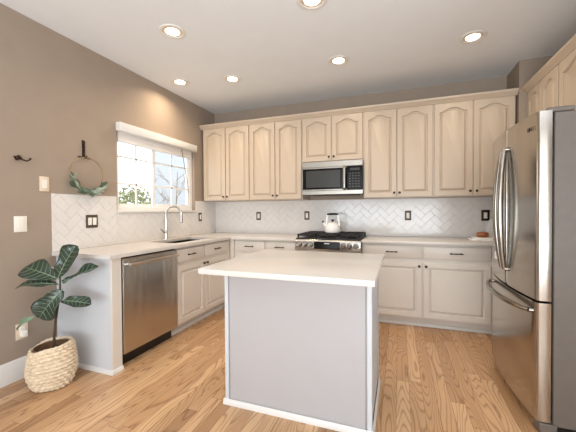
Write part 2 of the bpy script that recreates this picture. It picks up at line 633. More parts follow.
# ------------------------------------------------------------------ cabinets
def door_shape(mb, x0, x1, z0, z1, yf, th=.02, arch=0.0, stile=.052):
    """raised-panel door, front at y = yf facing -y, optional cathedral arch"""
    K = 22

    def ring(ins, y):
        a, b, c = x0 + ins, x1 - ins, z0 + ins
        if ins < .001:
            top = [z1] * (K + 1)
        else:
            top = []
            for k in range(K + 1):
                u = abs(2 * k / K - 1)
                sm = (.5 + .5 * math.cos(PI * min(1, u / .84))) ** .66
                top.append(z1 - ins - arch + arch * sm)
        pts = [(a, c), (b, c)] + [(b + (a - b) * k / K, top[k]) for k in range(K + 1)]
        return [mb.bm.verts.new((p, y, q)) for p, q in pts]
    R = [ring(0, yf + th), ring(0, yf + .003), ring(.003, yf), ring(stile - .002, yf), ring(stile + .003, yf + .017), ring(stile + .010, yf + .018),
         ring(stile + .030, yf + .001)]
    # the very first inset ring must stay rectangular
    for k, v in enumerate(R[2]):
        pass
    n = len(R[0])
    for A, B in zip(R, R[1:]):
        for i in range(n):
            mb.bm.faces.new((A[i], A[(i + 1) % n], B[(i + 1) % n], B[i]))
    mb.bm.faces.new(R[-1])
    mb.bm.faces.new(R[0][::-1])
    bmesh.ops.recalc_face_normals(mb.bm, faces=mb.bm.faces)
    return mb


def fix_outer(x0, x1, z0, z1):
    return None


def knob(parent, x, y, z):
    return MB().lathe([(.0001, .028), (.008, .027), (.0135, .021), (.0125, .016), (.006, .012), (.005, .004), (.008, 0), (.0001, 0)], (x, y, z), 14, '-y').build('knob', 'bronze', parent)


def pull(parent, x, y, z, w=.10):
    m = MB()
    h = w / 2
    m.tube([(x - h - .012, y - .022, z - .003), (x - h, y - .026, z), (x - h * .5, y - .029, z + .001), (x, y - .030, z + .001),
            (x + h * .5, y - .029, z + .001), (x + h, y - .026, z), (x + h + .012, y - .022, z - .003)], [.003, .0055, .0045, .006, .0045, .0055, .003], 8)
    for s in (-1, 1):
        m.lathe([(.009, 0), (.008, .004), (.005, .008), (.005, .026)], (x + s * h * .9, y, z), 10, '-y')
    return m.build('handle', 'bronze', parent)


def cabinet(name, label, loc, rz, w, d, z0, z1, doors, drawers, m, cat='cabinet', group=None, toe=0.0, fillers=()):
    t = thing(name, label, cat, loc, rz, group)
    b = MB()
    if name == 'sink_cabinet':      # open inside for the sink bowl
        b.box(0, w, -d, -d + .02, z0 + toe, z1)
        b.box(0, .018, -d + .02, -.002, z0 + toe, z1)
        b.box(w - .018, w, -d + .02, -.002, z0 + toe, z1)
        b.box(.018, w - .018, -d + .02, -.002, z0 + toe, z0 + toe + .018)
        b.box(.018, w - .018, -.014, -.002, z0 + toe + .018, z1)
    else:
        b.box(0, w, -d, -.012 if z0 > 1 else -.002, z0 + toe, z1)
    b.build('body', m, t)
    yf = -d - .0205
    for (x0, x1, a, c, arch, ks, kz) in doors:
        dd = door_shape(MB(), x0 + .0055, x1 - .0055, a, c, yf, .02, arch).build('door', m, t)
        if ks:
            kx = x0 + .03 if ks < 0 else x1 - .03
            knob(dd, kx, yf, kz)
    for (x0, x1, a, c, px) in drawers:
        q = MB().box(x0 + .0035, x1 - .0035, yf, yf + .02, a, c, .005, 2).build('drawer_front', m, t)
        if px is not None:
            pull(q, px, yf, (a + c) / 2)
    for (x0, x1, a, c) in fillers:
        MB().box(x0, x1, -d - .0195, -d, a, c, .002).build('filler', m, t)
    if toe:
        MB().box(0, w, -.515, -.03, z0, z0 + toe).build('toe_kick', m, t)
        MB().prism([(-.515, 0), (-.533, 0), (-.533, .012), (-.527, .028), (-.515, .034)], 'x', 0, w).build('shoe_molding', 'trim' if rz else m, t)
    return t


UB, UT, UD = 1.384, 2.414, .33
up_edges = [.029, .396, .764, 1.138, 1.505, 1.883, 2.263, 2.636, 3.016, 3.397, 3.775]
G = 'cream wall cabinets along the back wall'


def upper(name, label, i, zb):
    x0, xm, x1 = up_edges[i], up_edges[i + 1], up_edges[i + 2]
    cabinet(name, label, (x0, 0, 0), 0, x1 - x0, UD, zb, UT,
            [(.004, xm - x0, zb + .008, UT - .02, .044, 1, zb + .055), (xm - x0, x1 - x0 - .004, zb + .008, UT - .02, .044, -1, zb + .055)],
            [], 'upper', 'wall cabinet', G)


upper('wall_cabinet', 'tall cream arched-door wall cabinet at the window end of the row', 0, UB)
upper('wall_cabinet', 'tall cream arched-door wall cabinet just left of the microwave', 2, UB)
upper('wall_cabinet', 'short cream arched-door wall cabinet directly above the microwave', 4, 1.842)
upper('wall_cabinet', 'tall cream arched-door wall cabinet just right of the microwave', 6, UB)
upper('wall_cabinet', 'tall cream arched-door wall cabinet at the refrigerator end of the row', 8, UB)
cp = [(-.331, 2.396), (-.352, 2.396), (-.356, 2.404), (-.366, 2.412), (-.378, 2.424), (-.388, 2.432), (-.392, 2.440), (-.392, 2.452), (-.30, 2.452), (-.30, 2.4145), (-.331, 2.4145)]
tag(MB().prism(cp, 'x', .006, 3.786).build('crown_molding', 'upper'), 'long cream crown moulding along the top of the back-wall cabinets', 'moulding')

# cabinets over the refrigerator, facing left
FX = 3.852
for (ya, yb, lab) in ((-.388, -1.03, 'cream wall cabinet over the refrigerator nearest the back wall'), (-1.031, -2.30, 'cream wall cabinet over the near part of the refrigerator')):
    wd = ya - yb
    cabinet('wall_cabinet', lab, (4.199, ya, 0), -PI / 2, wd, 4.199 - FX - .0205, 1.83, UT,
            [(.004, wd / 2, 1.838, UT - .02, .044, 1, 1.89), (wd / 2, wd - .004, 1.838, UT - .02, .044, -1, 1.89)], [], 'upper', 'wall cabinet', 'cream cabinets over the refrigerator')
cp2 = [(FX + .0195, 2.396), (FX - .002, 2.396), (FX - .006, 2.404), (FX - .016, 2.412), (FX - .028, 2.424), (FX - .038, 2.432), (FX - .042, 2.440), (FX - .042, 2.452), (FX + .05, 2.452), (FX + .05, 2.4145), (FX + .0195, 2.4145)]
tag(MB().prism(cp2, 'y', -2.32, -.386).build('crown_molding', 'upper'), 'cream crown moulding above the refrigerator cabinets', 'moulding')

# base cabinets
BT = .883
DR0, DR1, D0, D1 = .733, .860, .118, .693
s0 = -1.612
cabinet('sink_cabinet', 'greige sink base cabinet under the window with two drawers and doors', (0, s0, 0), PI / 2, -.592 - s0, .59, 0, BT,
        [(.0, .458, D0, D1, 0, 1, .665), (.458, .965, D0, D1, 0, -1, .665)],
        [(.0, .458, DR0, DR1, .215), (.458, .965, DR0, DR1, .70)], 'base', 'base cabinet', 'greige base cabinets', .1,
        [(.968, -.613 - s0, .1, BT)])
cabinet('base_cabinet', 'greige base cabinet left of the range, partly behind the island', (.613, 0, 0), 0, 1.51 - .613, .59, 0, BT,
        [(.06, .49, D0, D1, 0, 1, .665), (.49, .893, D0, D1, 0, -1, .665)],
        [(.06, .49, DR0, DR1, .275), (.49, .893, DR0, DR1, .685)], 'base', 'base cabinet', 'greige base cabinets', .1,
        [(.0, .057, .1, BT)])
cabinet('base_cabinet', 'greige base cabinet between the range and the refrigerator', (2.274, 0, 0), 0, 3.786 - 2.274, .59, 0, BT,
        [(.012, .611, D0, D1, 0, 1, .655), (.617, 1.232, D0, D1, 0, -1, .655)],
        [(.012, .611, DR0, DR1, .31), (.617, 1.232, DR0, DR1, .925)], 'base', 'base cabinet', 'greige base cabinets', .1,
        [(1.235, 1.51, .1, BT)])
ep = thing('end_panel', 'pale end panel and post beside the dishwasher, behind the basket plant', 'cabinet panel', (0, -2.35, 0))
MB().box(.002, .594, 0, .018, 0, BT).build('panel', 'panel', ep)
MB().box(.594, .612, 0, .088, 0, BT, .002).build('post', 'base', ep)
sp = [(0, 0), (.014, 0), (.014, .012), (.009, .026), (0, .032)]
q = MB()
q.prism([(-a, b) for a, b in sp], 'x', .018, .626)
q.prism([(.612 + a, b) for a, b in sp], 'y', 0, .088)
q.build('shoe_molding', 'trim', ep)

# worktops
ct = MB()
SX0, SX1, SY0, SY1 = .135, .505, -1.50, -.80     # sink cut-out
ct.box(.002, .637, -2.382, SY0, .884, .914)
ct.box(.002, SX0, SY0, SY1, .884, .914)
ct.box(SX1, .637, SY0, SY1, .884, .914)
ct.box(.002, .637, SY1, -.002, .884, .914)
ct.box(.637, 1.513, -.637, -.002, .884, .914)
bmesh.ops.remove_doubles(ct.bm, verts=ct.bm.verts, dist=.0005)
tag(ct.build('countertop', 'quartz'), 'white quartz countertop running from the dishwasher past the sink to the range', 'countertop')
tag(MB().box(2.271, 3.787, -.637, -.002, .884, .914, .003, 2).build('countertop', 'quartz'), 'white quartz countertop between the range and the refrigerator', 'countertop')

# sink and tap
sk = thing('kitchen_sink', 'dark undermount sink set into the white counter under the window', 'sink', (0, -1.15, .884))
q = MB()
a0, a1, b0, b1 = SX0 - .004, SX1 + .004, SY0 + 1.15 - .004, SY1 + 1.15 + .004
q.box(a0, a1, b0, b1, -.205, -.2)
q.box(a0 - .004, a0, b0, b1, -.205, -.001)
q.box(a1, a1 + .004, b0, b1, -.205, -.001)
q.box(a0 - .004, a1 + .004, b0 - .004, b0, -.205, -.001)
q.box(a0 - .004, a1 + .004, b1, b1 + .004, -.205, -.001)
q.build('basin', 'grey_inner', sk)
MB().lathe([(.0001, .004), (.03, .004), (.042, .001), (.042, 0)], (.32, 0, -.2), 18).build('drain', 'chrome', sk)
fc = thing('faucet', 'chrome gooseneck pull-down kitchen faucet behind the sink', 'faucet', (.068, -1.146, .914))
MB().lathe([(.0001, 0), (.028, 0), (.028, .006), (.021, .012), (.019, .05), (.019, .105), (.016, .112), (.0001, .113)], n=18).build('base', 'chrome', fc)
pts = [(0, 0, .10), (0, 0, .28)]
dirv = Vector((.55, .83, 0)).normalized()
for k in range(13):
    a = PI - k * PI * 1.02 / 12
    pts.append(tuple(dirv * (.09 + .09 * math.cos(a)) + Vector((0, 0, .295 + .09 * math.sin(a)))))
MB().tube(pts, [.0135] * 2 + [.0125] * 13, 12).build('spout', 'chrome', fc)
e = Vector(pts[-1])
MB().tube([e, e - Vector((0, 0, .03)), e - Vector((0, 0, .075)), e - Vector((0, 0, .095))], [.015, .017, .019, .021], 12).build('spray_head', 'chrome', fc)
MB().tube([e - Vector((0, 0, .092)), e - Vector((0, 0, .10))], .0195, 12).build('nozzle', 'black', fc)
MB().tube([(0, -.015, .075), (0, -.045, .085), (.004, -.10, .125)], [.011, .008, .006], 8).build('lever', 'chrome', fc)

# ------------------------------------------------------------------ dishwasher
M['steel_dw'] = mat('dishwasher_steel', (196, 190, 182), .27, 1.0, var=.05, nscale=(160, 160, 2), bump=1.0, bscale=(5, 5, 1.3))
dw = thing('dishwasher', 'stainless steel dishwasher with bar handle under the counter', 'dishwasher', (.0, -1.94, 0))
MB().box(.03, .585, -.315, .315, .10, .872).build('body', 'black', dw)
MB().box(.03, .55, -.30, .30, .0, .10).build('toe_panel', 'black', dw)
dd = MB().prism([(.587, .108), (.615, .108), (.617, .12), (.618, .855), (.612, .868), (.587, .868)], 'y', -.312, .312, bev=.002).build('door', 'steel_dw', dw)
q = MB()
q.tube([(.662, -.285, .822), (.666, -.1, .822), (.666, .1, .822), (.662, .285, .822)], .0125, 12)
for s in (-.262, .262):
    q.box(.615, .655, s - .012, s + .012, .812, .832, .003)
q.build('handle', 'chrome', dd)

# ------------------------------------------------------------------ range
rg = thing('gas_range', 'stainless steel slide-in gas range with black grates between the counters', 'range', (1.892, 0, 0))
W2 = .376
MB().box(-W2, W2, -.62, -.02, .03, .895).build('body', 'steel', rg)
MB().box(-W2 + .02, W2 - .02, -.60, -.05, 0, .03).build('plinth', 'black', rg)
MB().box(-W2 - .001, W2 + .001, -.64, -.012, .896, .922, .004).build('cooktop', 'black', rg)
cpn = MB().prism([(-.60, .785), (-.672, .785), (-.680, .79), (-.668, .893), (-.66, .905), (-.60, .912)], 'x', -W2 - .001, W2 + .001, bev=.002).build('control_panel', 'steel', rg)
tilt = Matrix.Translation((0, -.676, .845)) @ Matrix.Rotation(-.115, 4, 'X')
MB().box(-.148, .148, -.003, .004, -.042, .042, .002, mtx=tilt).build('display', 'blackglass', cpn)
MB().box(-.028, .028, -.0042, -.003, .018, .026, mtx=tilt).build('clock', 'led', cpn)
for x in (-.329, -.262, -.196, .188, .254, .324):
    k = MB()
    k.lathe([(.0001, .04), (.016, .040), (.0185, .036), (.019, .012), (.0255, .010), (.0265, 0)], (x, -.676, .848), 18, '-y')
    k.box(x - .003, x + .003, -.719, -.714, .832, .864)
    kk = k.build('knob', 'knob_steel', rg)
    MB().lathe([(.027, .0), (.030, .0005), (.030, .005), (.0255, .006)], (x, -.676, .848), 18, '-y').build('bezel', 'black', kk)
od = MB().box(-W2, W2, -.664, -.622, .20, .772, .004).build('oven_door', 'steel', rg)
MB().box(-.27, .27, -.667, -.663, .32, .62, .004).build('oven_window', 'blackglass', od)
q = MB().tube([(-.34, -.715, .735), (.34, -.715, .735)], .012, 10)
for s in (-.32, .32):
    q.box(s - .012, s + .012, -.71, -.66, .725, .745, .003)
q.build('handle', 'chrome', od)
MB().box(-W2, W2, -.655, -.622, .05, .19, .004).build('drawer', 'steel', rg)
for cx_ in (-.25, 0, .25):
    g = MB()
    x0, x1 = cx_ - .117, cx_ + .117
    y0, y1 = -.615, -.06
    zt, zb = .966, .944
    for (a, b, c, d) in ((x0, x1, y0, y0 + .018), (x0, x1, y1 - .018, y1), (x0, x0 + .018, y0, y1), (x1 - .018, x1, y0, y1),
                         (cx_ - .007, cx_ + .007, y0, y1), (x0, x1, -.485, -.471), (x0, x1, -.345, -.331), (x0, x1, -.205, -.191)):
        g.box(a, b, c, d, zb, zt, .003)
    for a in (x0 + .009, x1 - .009):
        for b in (y0 + .009, y1 - .009):
            g.box(a - .008, a + .008, b - .008, b + .008, .921, zb + .003)
    g.build('grate', 'iron', rg)
for (bx, by) in ((-.25, -.46), (-.25, -.2), (0, -.33), (.25, -.46), (.25, -.2)):
    MB().lathe([(.0001, .022), (.034, .022), (.040, .016), (.040, .010), (.052, .008), (.055, 0)], (bx, by, .921), 18).build('burner', 'iron', rg)

# kettle on the range
kt = thing('kettle', 'white enamel kettle with black grip standing on the range grates', 'kettle', (1.884, -.30, .9665))
MB().lathe([(.0001, 0), (.088, 0), (.097, .008), (.1, .03), (.097, .055), (.086, .085), (.066, .108), (.056, .116), (.0001, .117)], n=32).build('body', 'enamel', kt)
ld = MB().lathe([(.056, .114), (.054, .121), (.03, .128), (.0001, .13)], n=24).build('lid', 'enamel', kt)
MB().lathe([(.005, .128), (.007, .140), (.016, .146), (.018, .156), (.012, .164), (.0001, .166)], n=16).build('knob', 'black', ld)
MB().tube([(-.075, 0, .07), (-.105, 0, .10), (-.118, 0, .128)], [.02, .015, .011], 12).build('spout', 'enamel', kt)
MB().tube([(-.116, 0, .124), (-.128, 0, .142)], [.013, .012], 12).build('spout_cap', 'black', kt)
q = MB()
for s in (-1, 1):
    pass
q.tube([(-.082, 0, .088), (-.079, 0, .13), (-.070, 0, .19), (-.066, 0, .215), (-.055, 0, .227), (0, 0, .229), (.055, 0, .227), (.066, 0, .215), (.070, 0, .19), (.079, 0, .13), (.082, 0, .088)], .0075, 10, flat=1.5)
q.build('handle', 'enamel', kt)
MB().tube([(-.07, 0, .226), (-.03, 0, .230), (.03, 0, .230), (.07, 0, .226)], [.011, .0135, .0135, .011], 12).build('grip', 'black', kt)

# ------------------------------------------------------------------ microwave
M['keys'] = mat('grey_key_print', (64, 62, 60), .4, var=.02)
M['steel_mw'] = mat('microwave_steel', (164, 159, 151), .34, 1.0, var=.05, nscale=(3, 3, 260), bump=.05, bscale=(2.0, 2.0, 300))
mw = thing('microwave', 'stainless over-the-range microwave hanging under the short cabinet', 'microwave', (1.891, 0, 1.432))
MB().box(-.371, .371, -.375, -.014, .012, .406).build('body', 'steel_mw', mw)
MB().box(-.371, .371, -.40, -.376, .335, .406, .004).build('vent_trim', 'steel_mw', mw)
MB().box(-.371, .371, -.398, -.376, .002, .052, .004).build('lower_trim', 'steel_mw', mw)
md = MB().box(-.371, .185, -.402, -.376, .054, .333, .004).build('door', 'blackglass', mw)
q = MB()
for (a, b, c, d) in ((-.371, .185, .318, .333), (-.371, .185, .054, .066), (-.371, -.360, .054, .333)):
    q.box(a, b, -.4045, -.401, c, d, .001)
q.build('door_trim', 'steel_mw', md)
MB().box(-.318, .108, -.4045, -.401, .088, .295, .0015).build('window', 'mwglass', md)
MB().tube([(.160, -.41, .335), (.160, -.435, .315), (.160, -.443, .19), (.160, -.435, .075), (.160, -.41, .058)], [.016, .017, .017, .017, .016], 12, flat=.6).build('handle', 'steel_mw', md)
kp = MB().box(.187, .371, -.402, -.376, .054, .333, .004).build('control_panel', 'blackglass', mw)
q = MB()
for r in range(6):
    for c in range(4):
        q.box(.212 + c * .034, .232 + c * .034, -.4034, -.4015, .085 + r * .031, .097 + r * .031)
q.build('keypad', 'keys', kp)
MB().box(.225, .335, -.4036, -.4015, .282, .308).build('display', 'mwglass', kp)
MB().box(-.30, .30, -.34, -.08, .0, .0125).build('grease_filter', 'iron', mw)

# ------------------------------------------------------------------ refrigerator, facing left
FY0, FY1 = -2.03, -1.152
FYC, FWH = (FY0 + FY1) / 2, (FY1 - FY0) / 2
M['steel_door'] = mat('satin_steel_door', (182, 176, 168), .18, 1.0, var=.04, nscale=(160, 160, 2), bump=.02, bscale=(7, 7, 1.2))
fr = thing('refrigerator', 'stainless steel french door refrigerator with curved handles against the right wall', 'refrigerator', (3.80, FYC, 0))
bodyx0, bodyx1 = 3.452 - 3.8, 4.15 - 3.8
MB().box(bodyx0, bodyx1, -FWH + .008, FWH - .008, .045, 1.765, .004).build('body', 'greysteel', fr)


def bow(y):
    return (3.378 - 3.8) - .034 * (1 - (y / FWH) ** 2)


def front_slab(ya, yb, z0, z1, xb):
    n = 14
    poly = [(xb, ya), (xb, yb)]
    ys = [yb + (ya - yb) * i / n for i in range(n + 1)]
    r = .012
    pts = []
    for i, y in enumerate(ys):
        x = bow(y)
        if i == 0:
            pts += [(x + r, yb), (x + r * .3, yb - r * .3)]
            y = yb - r
            x = bow(y)
        if i == n:
            y = ya + r
            x = bow(y)
        pts.append((x, y))
        if i == n:
            pts += [(bow(ya) + r * .3, ya + r * .3), (bow(ya) + r, ya)]
    return MB().prism(poly + pts, 'z', z0, z1)


XB = 3.440 - 3.8
seam = -.022
ld_ = front_slab(seam + .003, FWH, .735, 1.775, XB).build('door', 'steel_door', fr)
rd_ = front_slab(-FWH, seam - .003, .735, 1.775, XB).build('door', 'steel_door', fr)
fz = front_slab(-FWH, FWH, .066, .722, XB).build('freezer_drawer', 'steel_door', fr)
MB().box(XB, bodyx0, -FWH + .02, FWH - .02, .07, 1.75).build('gasket', 'black', fr)
MB().box(bodyx0 - .0, bodyx1 - .05, -FWH + .02, FWH - .02, .0, .045).build('base_grille', 'black', fr)
MB().prism([(XB - .05, -FWH - .004), (XB + .03, -FWH - .004), (XB + .03, -FWH + .10), (XB - .045, -FWH + .10), (XB - .062, -FWH + .05)], 'z', .003, .058, bev=.004).build('foot_cover', 'greysteel', fr)
for s in (-1, 1):
    MB().box(XB - .02, bodyx0 + .09, s * (FWH - .04) - .035, s * (FWH - .04) + .035, 1.766, 1.792, .005).build('hinge_cover', 'greysteel', fr)


def handle_v(side, door):
    y_e = seam + side * .032
    pts = []
    n = 18
    for i in range(n + 1):
        t = i / n
        b_ = math.sin(PI * t)
        y = y_e + side * HB * b_
        pts.append((bow(y) - .018 - .031 * b_ ** .8, y, .84 + .80 * t))
    m = MB().tube(pts, [.012 + .008 * math.sin(PI * i / n) for i in range(n + 1)], 12, flat=1.0)
    for k in (0, -1):
        p = Vector(pts[k])
        m.tube([p, (bow(p.y) + .004, p.y, p.z)], [.013, .015], 10)
    m.build('handle', 'handle_steel', door)


HB = .012
handle_v(1, ld_)
handle_v(-1, rd_)
pts = []
n = 20
for i in range(n + 1):
    t = i / n
    y = -FWH + .05 + (2 * FWH - .10) * t
    b_ = math.sin(PI * t)
    pts.append((bow(y) - .018 - .05 * b_ ** .6, y, .668 - .0 * b_))
m_ = MB().tube(pts, [.012 + .006 * math.sin(PI * i / n) for i in range(n + 1)], 12, flat=1.0)
for k in (0, -1):
    p = Vector(pts[k])
    m_.tube([p, (bow(p.y) + .004, p.y, p.z)], [.013, .015], 10)
m_.build('handle', 'handle_steel', fz)
yl = -1.93 - FYC
lg = MB().lathe([(.0001, .0016), (.013, .0016), (.013, 0)], (bow(yl) - .0003, yl, 1.695), 18, '-x').build('logo', 'black', rd_)
fcv = bpy.data.curves.new('logo_letters', 'FONT')
fcv.body = 'LG'
fcv.size = .032
fcv.extrude = .0008
fo_ = bpy.data.objects.new('logo_letters', fcv)
COL.objects.link(fo_)
fcv.materials.append(M['black'])
bpy.context.view_layer.update()
_me = bpy.data.meshes.new_from_object(fo_)
bpy.data.objects.remove(fo_)
fo_ = bpy.data.objects.new('logo_letters', _me)
COL.objects.link(fo_)
fo_.parent = lg
fo_.matrix_parent_inverse = Matrix()
fo_.location = (bow(yl - .04) - .0022, yl - .022, 1.683)
fo_.rotation_euler = (PI / 2, 0, -PI / 2 - .11)
yn = -1.37 - FYC
MB().box(bow(yn) - .002, bow(yn) + .001, yn - .045, yn + .045, .868, .918).build('sticker', 'label', ld_)

# ------------------------------------------------------------------ island
isl = thing('kitchen_island', 'pale grey panelled kitchen island cabinet in the middle of the floor', 'island', (2.064, -2.08, 0))
MB().box(-.448, .448, -.278, .288, 0, .883).build('body', 'island', isl)
MB().box(-.424, .424, -.287, -.278, .02, .883, .002).build('front_panel', 'island', isl)
for s in (-1, 1):
    q = MB()
    q.box(min(s * .432, s * .458), max(s * .432, s * .458), -.292, -.277, 0, .883, .002)
    q.box(min(s * .447, s * .458), max(s * .447, s * .458), -.2775, -.25, 0, .883, .002)
    q.build('corner_post', 'panel', isl)
    q = MB()
    q.box(min(s * .447, s * .458), max(s * .447, s * .458), .258, .29, 0, .883, .002)
    q.build('rear_post', 'island', isl)
    MB().box(min(s * .447, s * .452), max(s * .447, s * .452), -.242, .25, .02, .883, .001).build('side_panel', 'panel', isl)
q = MB()
q.prism([(-.292 - a * .8, b * 1.1) for a, b in sp], 'x', -.469, .469)
for s in (-1, 1):
    q.prism([(s * (.458 + a * .8), b * 1.1) for a, b in sp], 'y', -.303, .29)
q.build('shoe_molding', 'trim', isl)
tag(MB().box(1.590, 2.556, -2.624, -1.702, .884, .914, .003, 2).build('countertop', 'quartz'), 'white square quartz countertop overhanging the island', 'countertop')


# ------------------------------------------------------------------ switches and outlets
def plate(name, label, loc, rz, frame, insert, gang=1, kind='switch', w=None, h=.118, group=None):
    t = thing(name, label, 'outlet' if kind == 'outlet' else 'switch', loc, rz, group)
    W_ = w or (.072 if gang == 1 else .116)
    MB().box(-W_ / 2, W_ / 2, -.0065, -.0005, -h / 2, h / 2, .0025, 2).build('plate', frame, t)
    for g_ in range(gang):
        cx_ = (g_ - (gang - 1) / 2) * .046
        if kind == 'outlet':
            f = MB().box(cx_ - .017, cx_ + .017, -.0095, -.006, -.034, .034, .0015).build('receptacle', insert, t)
            q = MB()
            for zz in (-.018, .018):
                for s in (-.006, .006):
                    q.box(cx_ + s - .001, cx_ + s + .001, -.0098, -.0092, zz - .004, zz + .005)
            q.build('slots', 'black', f)
        else:
            MB().prism([(-.006, -.034), (-.0085, -.033), (-.0105, 0), (-.0125, .033), (-.006, .034)], 'x', cx_ - .017, cx_ + .017).build('rocker', insert, t)
    return t


TL = .0085  # tile face
GO = 'bronze outlets on the tile'
plate('outlet', 'bronze-framed outlet on the tile left of the range, nearest the window', (.738, -TL, 1.167), 0, 'plate_bronze', 'ivory', 1, 'outlet', group=GO)
plate('outlet', 'bronze-framed outlet on the tile just left of the kettle', (1.468, -TL, 1.173), 0, 'plate_bronze', 'ivory', 1, 'outlet', group=GO)
plate('outlet', 'bronze-framed outlet on the tile between the range and the wooden bowl', (2.762, -TL, 1.173), 0, 'plate_bronze', 'ivory', 1, 'outlet', group=GO)
plate('outlet', 'bronze-framed outlet on the tile above the brown wooden bowl', (3.586, -TL, 1.174), 0, 'bronze', 'ivory', 1, 'outlet', w=.084, h=.125, group=GO)
plate('light_switch', 'dark switch plate partly hidden behind the refrigerator edge', (3.70, -TL, 1.205), 0, 'bronze', 'black', 1)
plate('light_switch', 'bronze single switch on the tile right of the window', (TL, -.40, 1.160), PI / 2, 'plate_bronze', 'ivory', 1)
plate('light_switch', 'bronze double switch on the tile below the wreath hoop', (TL, -2.037, 1.154), PI / 2, 'plate_bronze', 'ivory', 2)
plate('light_switch', 'cream dimmer plate on the taupe wall left of the wreath hoop', (0.0005, -2.431, 1.464), PI / 2, 'almond', 'ivory', 1)
plate('light_switch', 'white wide switch plate on the taupe wall below the coat hook', (0.0005, -2.600, 1.152), PI / 2, 'ivory', 'ivory', 1, w=.085)
po = plate('outlet', 'white outlet low on the taupe wall beside the basket', (0.0005, -2.605, .352), PI / 2, 'almond', 'ivory', 1, 'outlet', w=.08)
ch = MB().box(-.016, .018, -.042, -.0101, -.038, .006, .004, 2).build('plug_adapter', 'ivory')
ch.location = (0.0005, -2.605, .352)
ch.rotation_euler = (0, 0, PI / 2)
tag(ch, 'white plug adapter pushed into the low wall outlet', 'plug')

# coat hook
hk = thing('coat_hook', 'small dark bronze double coat hook on the bare taupe wall', 'hook', (0, -2.60, 1.636), PI / 2)
MB().lathe([(.0001, .008), (.012, .007), (.017, .003), (.018, .0005)], (0, 0, .012), 16, '-y').build('rosette', 'bronze', hk)
for s in (-1, 1):
    MB().tube([(0, -.008, .008), (s * .016, -.020, -.006), (s * .034, -.032, -.012), (s * .048, -.042, .000), (s * .052, -.045, .012)], [.006, .006, .0055, .006, .008], 9).build('prong', 'bronze', hk)

# wreath hoop with its hanger
hg = thing('hoop_hanger', 'dark ornate metal hook holding the wreath hoop', 'hook', (0, -2.10, 1.80), PI / 2)
q = MB()
q.box(-.014, .014, -.006, -.0005, -.075, .07, .004)
for i in range(5):
    q.lathe([(.0001, .016), (.009, .013), (.013, .005), (.0001, .004)], (0, 0, -.055 + i * .026), 10, '-y')
q.lathe([(.0001, .012), (.012, .009), (.017, .0)], (0, 0, .066), 12, '-y')
q.tube([(0, -.005, -.066), (0, -.022, -.078), (0, -.040, -.074), (0, -.042, -.06)], .005, 8)
q.tube([(-.055, -.010, -.072), (-.02, -.007, -.070), (.02, -.007, -.070), (.055, -.010, -.078)], .005, 8)
q.build('bracket', 'bronze', hg)
hp = thing('wreath_hoop', 'thin gold hoop wreath with greenery along its lower rim', 'wreath', (0, -2.09, 1.573), PI / 2)
R0 = .153
q = MB().tube([(R0 * math.cos(2 * PI * i / 60), -.0295, R0 * math.sin(2 * PI * i / 60)) for i in range(60)], .0028, 8, closed=True)
q.build('hoop', 'gold', hp)


def small_leaf(mb, p, d, ln, wd, nrm):
    d = d.normalized()
    s = d.cross(nrm).normalized()
    nn = s.cross(d)
    K = 5
    rows = []
    for k in range(K + 1):
        t = k / K
        w_ = wd * math.sin(PI * min(1, .08 + t * .92)) ** .8
        c = p + d * ln * t + nn * (-.15 * ln * t * t)
        rows.append([mb.bm.verts.new(c + s * w_ * a + nn * (.25 * w_ * abs(a))) for a in (-1, 0, 1)])
    for A, B in zip(rows, rows[1:]):
        for j in range(2):
            f = mb.bm.faces.new((A[j], A[j + 1], B[j + 1], B[j]))
            f.smooth = True


gl, gd, gt = MB(), MB(), MB()
rn = random.Random(12)
for i in range(84):
    a = math.radians(min(330, max(204, rn.gauss(266, 30))))
    base = Vector((R0 * math.cos(a), -.031 - rn.uniform(0, .02), R0 * math.sin(a)))
    tang = Vector((-math.sin(a), 0, math.cos(a))) * (1 if math.degrees(a) + rn.uniform(-40, 40) > 262 else -1)
    d = tang + Vector((rn.uniform(-.5, .5), rn.uniform(-.7, -.02), rn.uniform(-.7, .45)))
    small_leaf(gl if rn.random() < .55 else gd, base, d, rn.uniform(.05, .09), rn.uniform(.011, .019), Vector((rn.uniform(-.3, .3), -1, rn.uniform(-.2, .5))))
gt.tube([(R0 * math.cos(math.radians(b)), -.034, R0 * math.sin(math.radians(b)) - .004) for b in range(180, 341, 8)], .004, 6)
gt.build('vine', 'stem', hp)
gl.build('foliage', 'eucalyptus', hp)
gd.build('foliage', 'eucalyptus_dark', hp)

# ------------------------------------------------------------------ plant in a basket
bk = thing('plant_basket', 'woven pale seagrass basket on the floor holding the fig plant', 'basket', (.318, -2.592, 0))
mb = MB()
NU, NV = 112, 76
ROWS, TW = 12, 21
HB_ = .285


def brad(t):
    pr = [(0, .098), (.12, .118), (.35, .138), (.55, .141), (.8, .131), (1, .122)]
    for (a, ra), (b, rb) in zip(pr, pr[1:]):
        if t <= b:
            k = (t - a) / (b - a)
            k = k * k * (3 - 2 * k) * .5 + k * .5
            return ra + (rb - ra) * k
    return pr[-1][1]


